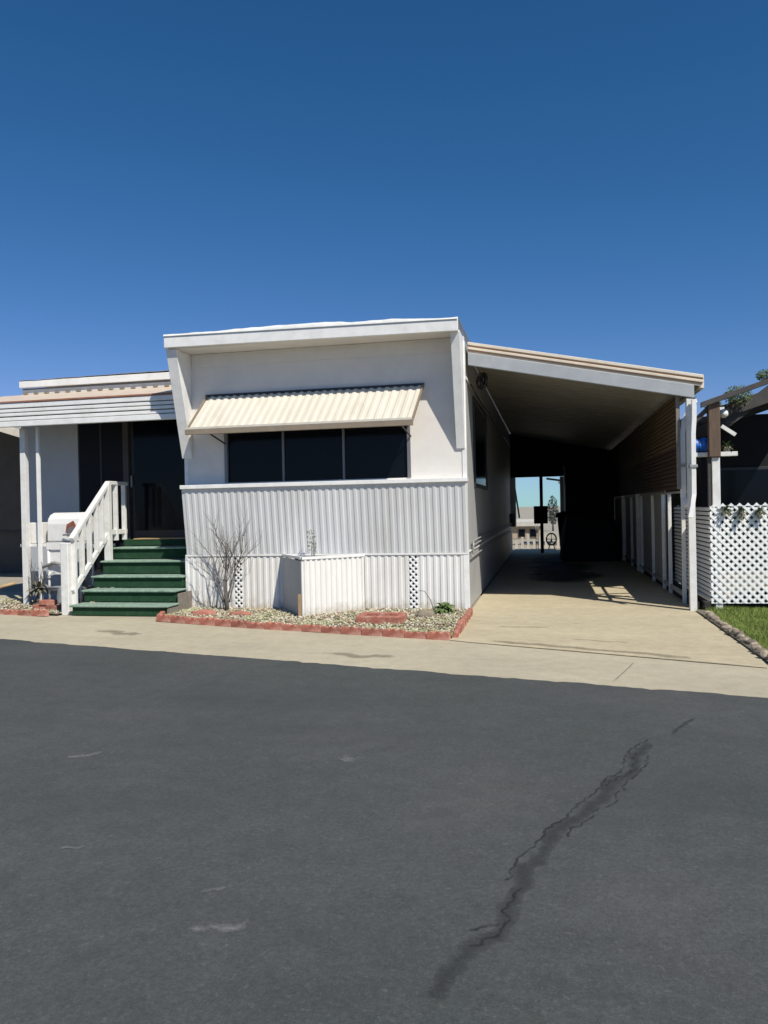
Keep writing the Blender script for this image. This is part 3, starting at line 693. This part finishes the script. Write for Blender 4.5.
foliage('climbing_plant', 3.95, 1.55, 2.92, .22, .2, .16, 500, .06, 'leafy climbing plant poking up between the beams beside the brown post', 'plant')
foliage('climbing_plant', 3.72, 2.1, 2.86, .16, .2, .13, 320, .06, 'dark leafy vine growing low behind the brown post of the patio cover', 'plant')
foliage('climbing_plant', 4.42, 1.8, 3.3, .15, .2, .10, 260, .06, 'tuft of leaves on the dark patio roof at the right edge', 'plant')

# ------------------------------------------------------------------ porch addition on the left
po = thing('porch_addition', -6.2, 1.2, 0, 'grey porch addition with striped metal patio roof left of the home', 'porch')
box('wall', M['porchwall'], po, -8.05, -6.93, 1.2, 1.3, 0, 3.5, bevel=0)
box('wall', M['sidewall'], po, -8.05, -4.5, 1.301, 9, 0, 3.55, bevel=0)
pw = box('window', M['darkframe'], po, -6.928, -6.04, 1.22, 1.28, .5, 3.3)
box('insect_screen', M['screen'], pw, -6.90, -6.06, 1.205, 1.219, .55, 3.25, bevel=0)
box('mullion', M['darkframe'], pw, -6.50, -6.47, 1.198, 1.204, .55, 3.25)
box('door_post', M['greybrace'], po, -6.035, -5.93, 1.15, 1.26, 0, 3.3)
dd = box('door', M['darkframe'], po, -5.925, -4.52, 1.22, 1.28, 1.06, 3.3)
box('pane', M['glass'], dd, -5.86, -4.58, 1.21, 1.219, 1.2, 3.15, bevel=0)
box('handle', M['frame'], dd, -5.91, -5.88, 1.17, 1.209, 1.95, 2.15)
box('threshold', M['wood'], po, -5.66, -4.34, .79, 1.2, 1.0595, 1.078)
# patio roof and its banded front
MB().hexa([(-8.35, .0, 3.315), (-4.40, .0, 3.315), (-4.40, 1.16, 3.61), (-8.35, 1.16, 3.61), (-8.35, .0, 3.345), (-4.40, .0, 3.345), (-4.40, 1.16, 3.64), (-8.35, 1.16, 3.64)]).build('patio_roof', M['peach'], po)
box('roof_lip', M['rust'], po, -8.37, -4.38, -.025, -.001, 3.318, 3.345)
for k, (z0, z1, off, m) in enumerate(((3.235, 3.312, 0, 'trim'), (3.17, 3.222, .012, 'trim'), (3.105, 3.155, .006, 'trim'), (3.035, 3.088, .014, 'trim'), (2.935, 3.022, -.006, 'trim'))):
    box('fascia_band', M[m], po, -8.3, -4.40, off-.012, .05 if k == 4 else .035, z0, z1, bevel=.008)
box('fascia_backing', M['frame'], po, -8.28, -4.42, .038, .055, 2.95, 3.31, bevel=0)
b = MB()
for k in range(17): b.box(-7.95 + k*.21, -7.95 + k*.21 + .07, 1.14, 1.185, 3.645, 3.675)
b.build('roof_clips', M['creamedge'], po)
box('upper_fascia', M['roofwhite'], po, -8.0, -4.45, 1.19, 1.25, 3.60, 3.735, bevel=.01)
MB().grid(lambda a, b_: (-8.02 + 3.6*a, 1.12 + 8*b_, 3.89 + .012*noise.noise((a*14, b_*9, 0)) + .03*a), 40, 20, True).build('roof', M['roofwhite'], po)
box('roof_fascia', M['trim'], po, -8.02, -4.44, 1.13, 1.19, 3.765, 3.885, bevel=.008)
box('roof_shadow_gap', M['frame'], po, -8.0, -4.46, 1.2, 1.26, 3.736, 3.76, bevel=0)
box('post', M['paintwood'], po, -7.36, -7.265, .24, .33, 0, 2.93)
MB().tube([(-7.04, .27, 0), (-7.04, .27, 2.94)], .034, 4).build('post', M['trim'], po)
# ------------------------------------------------------------------ green steps
stp = thing('porch_steps', -5.1, -.75, 0, 'green carpeted wooden porch steps with white railing on the left', 'steps')
zs = [.165, .35, .535, .75, .945, 1.055]; vs_ = [-.80, -.47, -.16, .15, .47, .80]; ul = [-5.80, -5.82, -5.85, -5.88, -5.88, -5.85]; ur = [-4.22, -4.26, -4.30, -4.33, -4.35, -4.35]
z0 = 0
for k in range(5):
    box('riser', M['green'], stp, ul[k]+.03, ur[k]-.03, vs_[k]+.03, vs_[k+1]+.05, z0+.012, zs[k]-.032, bevel=.004)
    MB().box(ul[k], ur[k], vs_[k]-.012, vs_[k+1]+.035, zs[k]-.03, zs[k]).build('tread', M['greenworn'], stp, bevel=.012)
    z0 = zs[k]
box('landing', M['green'], stp, -5.85, -4.33, .80, 1.195, .96, 1.058, bevel=.006)
MB().prism([(-.78, 0), (-.78, .12), (-.45, .12), (-.45, .30), (-.05, .30), (-.05, 0)], 'u', -4.245, -4.215).build('stringer', M['greywood'], stp)
box('newel_post', M['paintwood'], stp, -5.99, -5.86, -.72, -.58, 0, 1.08, bevel=.012)
UR = -5.84
def rz(v): return 1.16 + (v + .62)*.86
MB().bar((UR, -.66, rz(-.66)), (UR, .36, rz(.36)), .085, .06).build('handrail', M['paintwood'], stp, bevel=.008)
MB().bar((UR, .34, 2.0), (UR, .90, 2.0), .085, .06).build('handrail', M['paintwood'], stp, bevel=.008)
MB().bar((UR, -.64, rz(-.64)-.80), (UR, .36, rz(.36)-.80), .05, .08).build('lower_rail', M['paintwood'], stp, bevel=.006)
MB().bar((UR, .34, 1.20), (UR, .88, 1.20), .05, .08).build('lower_rail', M['paintwood'], stp, bevel=.006)
for v in (-.60, -.40, -.20, 0.0, .15):
    lo = {-.60: .02}.get(v, rz(v)-.80)
    box('baluster', M['paintwood'], stp, UR-.035, UR+.035, v-.02, v+.03, lo, rz(v)-.02)
box('post', M['paintwood'], stp, UR-.05, UR+.05, .29, .38, .74, 1.98)
for v in (.56, .82): box('baluster', M['paintwood'], stp, UR-.035, UR+.035, v-.02, v+.03, 1.06, 1.98)

# ------------------------------------------------------------------ things in front of the home
pn = thing('loose_skirting_panel', -1.9, -.5, 0, 'loose corrugated skirting panel standing away from the home at its left edge', 'panel')
A = Vector((-2.19, -.86)); Bq = Vector((-1.50, -.07)); Cq = Vector((-2.74, -.06)); nrm = Vector((-(Bq-A).y*-1, -(Bq-A).x)).normalized()
dA = (Bq - A).normalized(); outw = (dA.y, -dA.x, 0)
corrugated((A.x, A.y, .03), (Bq.x, Bq.y, .03), (Bq.x, Bq.y, .80), (A.x, A.y, .815), .085, .017, outw).build('sheet', M['skirt'], pn)
MB().bar((A.x, A.y, .835), (Bq.x, Bq.y, .825), .05, .035).build('top_edge', M['trim'], pn)
dC = (A - Cq).normalized()
MB().bar((Cq.x, Cq.y, .42), (A.x, A.y, .42), .012, .76).build('end_sheet', M['sidewall'], pn)
MB().bar((Cq.x, Cq.y, .835), (A.x-.01, A.y+.02, .84), .03, .03).build('top_edge', M['trim'], pn)
MB().bar((A.x-.035, A.y+.02, .03), (A.x-.035, A.y+.02, .34), .045, .045).build('stud', M['wood'], pn)
MB().add([(A.x, A.y, .818), (Bq.x, Bq.y, .808), (Cq.x, Cq.y, .815)], [(0, 1, 2)]).build('lid', M['sidewall'], pn)
# bare shrub
sb = thing('bare_shrub', -3.52, -.33, .03, 'leafless grey shrub in the gravel bed in front of the skirting', 'shrub')
tr = MB(); tw = MB()
def branch(p, d, L, r, depth):
    n = 5; pts = [p.copy()]
    for k in range(n):
        d = (d + Vector((random.gauss(0, .09), random.gauss(0, .07), random.gauss(0.05, .06)))).normalized(); p = p + d*L/n
        if p.y > -.06: p.y = -.06; d.y = -abs(d.y)*.4
        pts.append(p.copy())
        if depth > 0 and k >= 1:
            for j in range(1 + (random.random() < .45)):
                s_ = random.choice((-1, 1)); nd = (d + Vector((s_*random.uniform(.3, .75), random.uniform(-.35, .3), random.uniform(.0, .3)))).normalized()
                branch(p.copy(), nd, L*random.uniform(.42, .68), r*.44, depth-1)
    (tr if depth >= 2 else tw).tube(pts, r, 5, r*.45)
for dx, L, r in ((-.28, .70, .013), (.12, .74, .013), (-.10, .80, .015), (.33, .66, .010), (-.44, .58, .009), (.02, .74, .012)):
    branch(Vector((-3.53 + dx*.12, -.33, .16)), Vector((dx, random.uniform(-.12, .1), 1)).normalized(), L, r, 2)
MB().tube([(-3.52, -.33, .0), (-3.53, -.33, .25), (-3.56, -.32, .5)], .036, 8, .024).build('trunk', M['twig'], sb)
tr.build('branches', M['twig'], sb, recalc=False); tw.build('twigs', M['twig'], sb, recalc=False)
# terracotta planter and small things
pl = MB(); pu0, pu1, pv0, pv1 = -1.30, -.70, -1.43, -1.02
for a in ((pu0, pu1, pv0, pv0+.08), (pu0, pu1, pv1-.08, pv1), (pu0, pu0+.08, pv0+.081, pv1-.081), (pu1-.08, pu1, pv0+.081, pv1-.081)): pl.box(*a, .02, .13)
ptl = thing('planter', -1, -1.25, 0, 'low square terracotta planter ring lying in the gravel bed', 'planter')
pl.build('rim', M['terra'], ptl, bevel=.012)
box('soil', M['soil'], ptl, pu0+.081, pu1-.081, pv0+.081, pv1-.081, .02, .07, bevel=0)
rk = bpy.data.objects.new('rock', stones[1]); C.objects.link(rk); x, y = wor(-.52, -.75); rk.location = (x, y, .07); rk.scale = (.13, .07, .06)
tag(PO(rk, 0), 'dark flat rock in the gravel just right of the terracotta planter', 'rock')
for k, (u, v, s, lb) in enumerate(((-3.7, -.75, .09, 'reddish rounded rock left of the shrub in the gravel bed'), (-3.1, -.8, .08, 'reddish rounded rock right of the shrub in the gravel bed'))):
    me = stones[2 + k].copy(); me.materials.clear(); me.materials.append(M['terra'])
    o = bpy.data.objects.new('rock', me); C.objects.link(o); x, y = wor(u, v); o.location = (x, y, .05); o.scale = (s*2.2, s*.8, s*.6); o.rotation_euler = (0, 0, -.3)
    tag(PO(o, 0), lb, 'rock')
wd = thing('weed', -.35, -.35, .03, 'low green weed growing at the right front corner of the home', 'plant')
tuft(-.30, -.38, .04, 120, .26, M['weed'], '', .8).build('leaves', M['weed'], wd, recalc=False)
MB().tube([(-.45, -.3, .03), (-.5, -.3, .2), (-.58, -.32, .33), (-.66, -.33, .34)], .007, 5, .004).build('stalk', M['twig'], wd)
ds = thing('dry_stalk', -2.25, -.25, .84, 'dry grey stalk standing against the corrugated panel above the loose skirting', 'plant')
b = MB()
for k in range(3): b.tube([(-2.24 + k*.02, -.22, .82), (-2.23 + k*.03, -.24, 1.0), (-2.26 + k*.045, -.26, 1.2 - k*.08)], .006, 5, .003)
b.build('stem', M['drystalk'], ds)
b = MB()
for k in range(70):
    z = random.uniform(.88, 1.2); u = -2.24 + random.uniform(-.05, .06); v = -.25 + random.uniform(-.03, .03); s = .022
    a = random.random()*6.3; b.add([(u, v, z), (u + s*math.cos(a), v + .01, z + s*math.sin(a)), (u + s*math.cos(a+.8), v - .01, z + s*math.sin(a+.8))], [(0, 1, 2)])
b.build('leaves', M['drystalk'], ds, recalc=False)

# white grill between the porch posts and the steps
gr = thing('grill_cart', -6.75, .5, 0, 'weathered white grill cart with rounded rust patched hood behind the porch posts', 'grill')
hd = MB(); prof = [(0, 1.06), (0, 1.34)] + [(.11*(1-math.cos(a)), 1.36 + .17*math.sin(a)) for a in [k*math.pi/12 for k in range(1, 7)]]
prof = [(.30, 1.06), (.30, 1.35), (.32, 1.43), (.38, 1.50), (.47, 1.535), (.58, 1.535), (.66, 1.50), (.72, 1.43), (.74, 1.35), (.74, 1.06)]
hd = hd.prism(prof, 'u', -6.93, -6.33).build('hood', M['grill'], gr, bevel=.02)
MB().prism([(-6.58, 1.22), (-6.56, 1.34), (-6.44, 1.40), (-6.40, 1.33), (-6.40, 1.18)], 'v', .288, .2985).build('rust_patch', M['ironrust'], hd)
MB().prism([(-6.55, 1.18), (-6.53, 1.27), (-6.45, 1.32), (-6.43, 1.24), (-6.43, 1.15)], 'v', .280, .2875).build('opening', M['frame'], hd)
MB().tube([(-6.60, .25, 1.17), (-6.45, .22, 1.18), (-6.36, .25, 1.22)], .014, 8).build('handle', M['steel'], hd)
box('body', M['grill'], gr, -6.95, -6.31, .30, .74, .93, 1.05)
box('side_shelf', M['grill'], gr, -7.45, -6.955, .32, .72, .98, 1.03)
box('side_shelf', M['grill'], gr, -6.305, -5.95, .32, .72, .95, 1.0)
box('side_box', M['grill'], gr, -7.40, -7.06, .36, .66, 1.035, 1.38, bevel=.012)
box('front_board', M['grill'], gr, -6.95, -6.55, .33, .36, .52, .92)
for u in (-6.93, -6.35):
    for v in (.33, .68): MB().tube([(u, v, .0), (u, v, .93)], .022, 8).build('leg', M['grill'], gr)
MB().tube([(-7.1, .30, .62), (-6.8, .28, .72), (-6.6, .27, .68), (-6.55, .27, .45), (-6.65, .27, .32), (-6.9, .28, .30)], .028, 8).build('gas_pipe', M['steel'], gr)
MB().tube([(-6.9, .28, .30), (-7.05, .28, .42), (-6.8, .28, .55)], .022, 8).build('gas_pipe', M['steel'], gr)
box('bottom_tray', M['frame'], gr, -7.0, -6.3, .34, .7, .2, .3)
gt = thing('gas_tank', -6.62, .15, .03, 'squat dark grey tank standing on the ground under the white grill cart', 'tank')
MB().tube([(-6.62, .3, .03), (-6.62, .3, .10), (-6.62, .3, .24), (-6.62, .3, .31), (-6.62, .3, .34)], .15, 18, .10).build('shell', M['steel'], gt)
MB().tube([(-6.62, .3, .34), (-6.62, .3, .40)], .04, 10).build('valve', M['frame'], gt)
bk = 0
for (u, v, z, r, lb) in ((-6.62, -.30, .03, .1, 'lower red brick lying in the gravel left of the white newel post'), (-6.36, -.36, .03, -.2, 'red brick nearest the white newel post, lying in the gravel'), (-6.5, -.31, .105, .05, 'red brick resting on top of the two bricks left of the newel post')):
    o = box('brick', M['terra'], thing('brick', u, v, z, lb, 'brick'), u-.12, u+.12, v-.06, v+.06, z, z+.075, bevel=.006)
    o.o.name = 'brick_body'; o.o.parent.rotation_euler.z += r
wf = thing('wire_stake', -7.7, -.1, .03, 'thin bent metal stake leaning in the gravel left of the porch posts', 'stake')
MB().tube([(-7.72, -.05, .28), (-7.45, -.15, .03)], .014, 6).build('rod', M['steel'], wf)
MB().tube([(-7.74, -.05, .27), (-7.55, .0, .36), (-7.40, .1, .40)], .028, 6).build('crossbar', M['wood'], wf)
b = MB()
dv_ = thing('dry_vine', -7.08, .2, .03, 'tangled dry vine climbing between the two porch posts', 'plant')
for k in range(16):
    u = random.uniform(-7.2, -6.95); b.tube([(u, .25, .02), (u + random.gauss(0, .05), .25, .2), (u + random.gauss(0, .07), .24, .45), (u + random.gauss(0, .08), .25, random.uniform(.5, .8))], .006, 4, .003)
b.build('stems', M['twig'], dv_, recalc=False)
tuft(-7.08, .24, .3, 60, .2, M['drystalk'], '').build('leaves', M['drystalk'], dv_, recalc=False)

# ------------------------------------------------------------------ neighbour at the far left
ln = thing('neighbour_carport', -12, 6, 0, 'dark neighbouring carport with pale yellow roof edge at the left edge', 'carport')
MB().hexa([(-17, 3.9, 5.335), (-9.6, 3.9, 3.05), (-9.6, 9, 3.05), (-17, 9, 5.335), (-17, 3.9, 5.415), (-9.6, 3.9, 3.13), (-9.6, 9, 3.13), (-17, 9, 5.415)]).build('roof', M['ceiling'], ln)
MB().hexa([(-17, 3.84, 5.335), (-9.6, 3.84, 3.05), (-9.6, 3.895, 3.05), (-17, 3.895, 5.335), (-17, 3.84, 5.505), (-9.6, 3.84, 3.22), (-9.6, 3.895, 3.22), (-17, 3.895, 5.505)]).build('roof_edge', M['creamtrim'], ln)
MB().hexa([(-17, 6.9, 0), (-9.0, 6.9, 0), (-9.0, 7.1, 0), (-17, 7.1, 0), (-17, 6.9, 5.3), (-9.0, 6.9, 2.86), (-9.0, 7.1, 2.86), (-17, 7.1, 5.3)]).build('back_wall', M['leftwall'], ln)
box('wall_rail', M['greybrace'], ln, -17, -9.0, 6.86, 6.899, 1.05, 1.10)
box('post', M['darkwood'], ln, -9.75, -9.65, 4.0, 4.1, 0, 3.04)

# ------------------------------------------------------------------ seen through the far end of the carport
fh = thing('far_house', .3, 24, 0, 'small tan house with pale roof edge seen through the far carport opening', 'house')
box('wall', M['tanwall'], fh, -6, .80, 24, 30, 0, .55, bevel=0)
box('roof', M['plaster'], fh, -6.2, .86, 23.8, 30.2, .56, .76, bevel=0)
for x in (-.18, .32):
    f_ = box('window', M['darkframe'], fh, x, x+.30, 23.96, 23.999, .08, .42)
    box('pane', M['glass'], f_, x+.03, x+.27, 23.95, 23.959, .11, .39, bevel=0)
ff = thing('far_fence', .8, 16, 0, 'pale slatted fence beyond the far end of the carport', 'fence')
b = MB()
for k in range(22): b.box(-1.2 + k*.2, -1.2 + k*.2 + .09, 16, 16.02, 0, .3 + .1*(k % 3))
b.build('pickets', M['plaster'], ff)
box('rail', M['greywood'], ff, -1.2, 3.2, 16.021, 16.05, .12, .17)
for x in (.72, .79): MB().tube([(x, 15.3, 0), (x, 15.3, 1.0)], .012, 6).build('rod', M['frame'], ff)
wh = thing('hose_reel', 1.25, 15, .3, 'dark round wheel standing outside the far carport opening', 'wheel')
MB().tube([(1.22 + .16*math.cos(a), 15, .36 + .19*math.sin(a)) for a in [k*math.pi/10 for k in range(21)]], .025, 8).build('rim', M['darkframe'], wh)
MB().bar((1.06, 15, .36), (1.38, 15, .36), .02, .02).bar((1.22, 15, .17), (1.22, 15, .55), .02, .02).build('spokes', M['darkframe'], wh)
MB().bar((1.12, 15.03, 0), (1.22, 15.03, .36), .03, .03).bar((1.34, 15.03, 0), (1.22, 15.03, .36), .03, .03).build('stand', M['darkframe'], wh)
foliage('cypress_tree', 1.40, 34, .3, .32, .3, .85, 900, .12, 'narrow dark cypress tree beyond the far carport opening', 'tree', 'darkgreen', False)
MB().tube([(1.40, 34, -.02), (1.40, 34, .8)], .06, 7, .03).build('trunk', M['twig'], PO(bpy.data.objects['cypress_tree'], (1.40, 34, .3)))
tb = thing('far_shed', 2.9, 20, 0, 'pale shed wall at the right of the far carport opening', 'shed')
box('wall', M['plaster'], tb, 1.62, 4.5, 18, 20, 0, 2.3, bevel=0)
box('roof', M['plaster'], tb, 1.55, 4.6, 17.9, 20.1, 2.31, 2.4, bevel=0)

# ------------------------------------------------------------------ camera, light, sky
cam = bpy.data.objects.new('camera', bpy.data.cameras.new('camera')); C.objects.link(cam); S.camera = cam
cam.data.sensor_fit = 'HORIZONTAL'; cam.data.sensor_width = 36; cam.data.lens = 36*770/768
cam.data.clip_start = .05; cam.data.clip_end = 2000
cam.location = (0, 0, 1.5)
cam.rotation_euler = (Matrix.Rotation(math.pi/2 - 4/770, 3, 'X') @ Matrix.Rotation(-.021, 3, 'Z')).to_euler()
sw_ = Vector((SUN.x*CT + SUN.y*ST, -SUN.x*ST + SUN.y*CT, SUN.z))
sun = bpy.data.objects.new('sun', bpy.data.lights.new('sun', 'SUN')); C.objects.link(sun)
sun.data.energy = 4.9; sun.data.angle = math.radians(.53); sun.data.color = (1, .95, .85)
sun.rotation_euler = (-sw_).to_track_quat('-Z', 'Y').to_euler()
W = bpy.data.worlds.new('World'); S.world = W; W.use_nodes = True
nt = W.node_tree; bg = nt.nodes['Background']; sky = nt.nodes.new('ShaderNodeTexSky'); sky.sky_type = 'NISHITA'
sky.sun_disc = False; sky.sun_elevation = math.asin(sw_.z); sky.sun_rotation = math.atan2(sw_.x, sw_.y)
sky.air_density = 1.0; sky.dust_density = 0; sky.ozone_density = 2.2; sky.altitude = 1200
tint = nt.nodes.new('ShaderNodeMix'); tint.data_type = 'RGBA'; tint.blend_type = 'MULTIPLY'; tint.inputs['Factor'].default_value = 1
tint.inputs['B'].default_value = (1, .85, 1.21, 1)          # deep clear blue of the air that day
nt.links.new(sky.outputs[0], tint.inputs['A']); sep = nt.nodes.new('ShaderNodeSeparateColor'); com = nt.nodes.new('ShaderNodeCombineColor')
pw_ = nt.nodes.new('ShaderNodeMath'); pw_.operation = 'POWER'; pw_.inputs[1].default_value = 1.6
ml_ = nt.nodes.new('ShaderNodeMath'); ml_.operation = 'MULTIPLY'; ml_.inputs[1].default_value = .34
nt.links.new(tint.outputs['Result'], sep.inputs[0]); nt.links.new(sep.outputs[0], pw_.inputs[0]); nt.links.new(pw_.outputs[0], ml_.inputs[0])
mg_ = nt.nodes.new('ShaderNodeMath'); mg_.operation = 'MULTIPLY'; mg_.inputs[1].default_value = .60
mi_ = nt.nodes.new('ShaderNodeMath'); mi_.operation = 'MINIMUM'
nt.links.new(sep.outputs[1], mg_.inputs[0]); nt.links.new(ml_.outputs[0], mi_.inputs[0]); nt.links.new(mg_.outputs[0], mi_.inputs[1])
nt.links.new(mi_.outputs[0], com.inputs[0]); nt.links.new(sep.outputs[1], com.inputs[1]); nt.links.new(sep.outputs[2], com.inputs[2])
nt.links.new(com.outputs[0], bg.inputs['Color']); bg.inputs['Strength'].default_value = .075
S.view_settings.view_transform = 'Standard'; S.view_settings.look = 'None'; S.view_settings.gamma = 1; S.view_settings.exposure = .05
S.view_settings.use_curve_mapping = False
S.render.engine = 'CYCLES'
S.render.resolution_x = 768; S.render.resolution_y = 1024
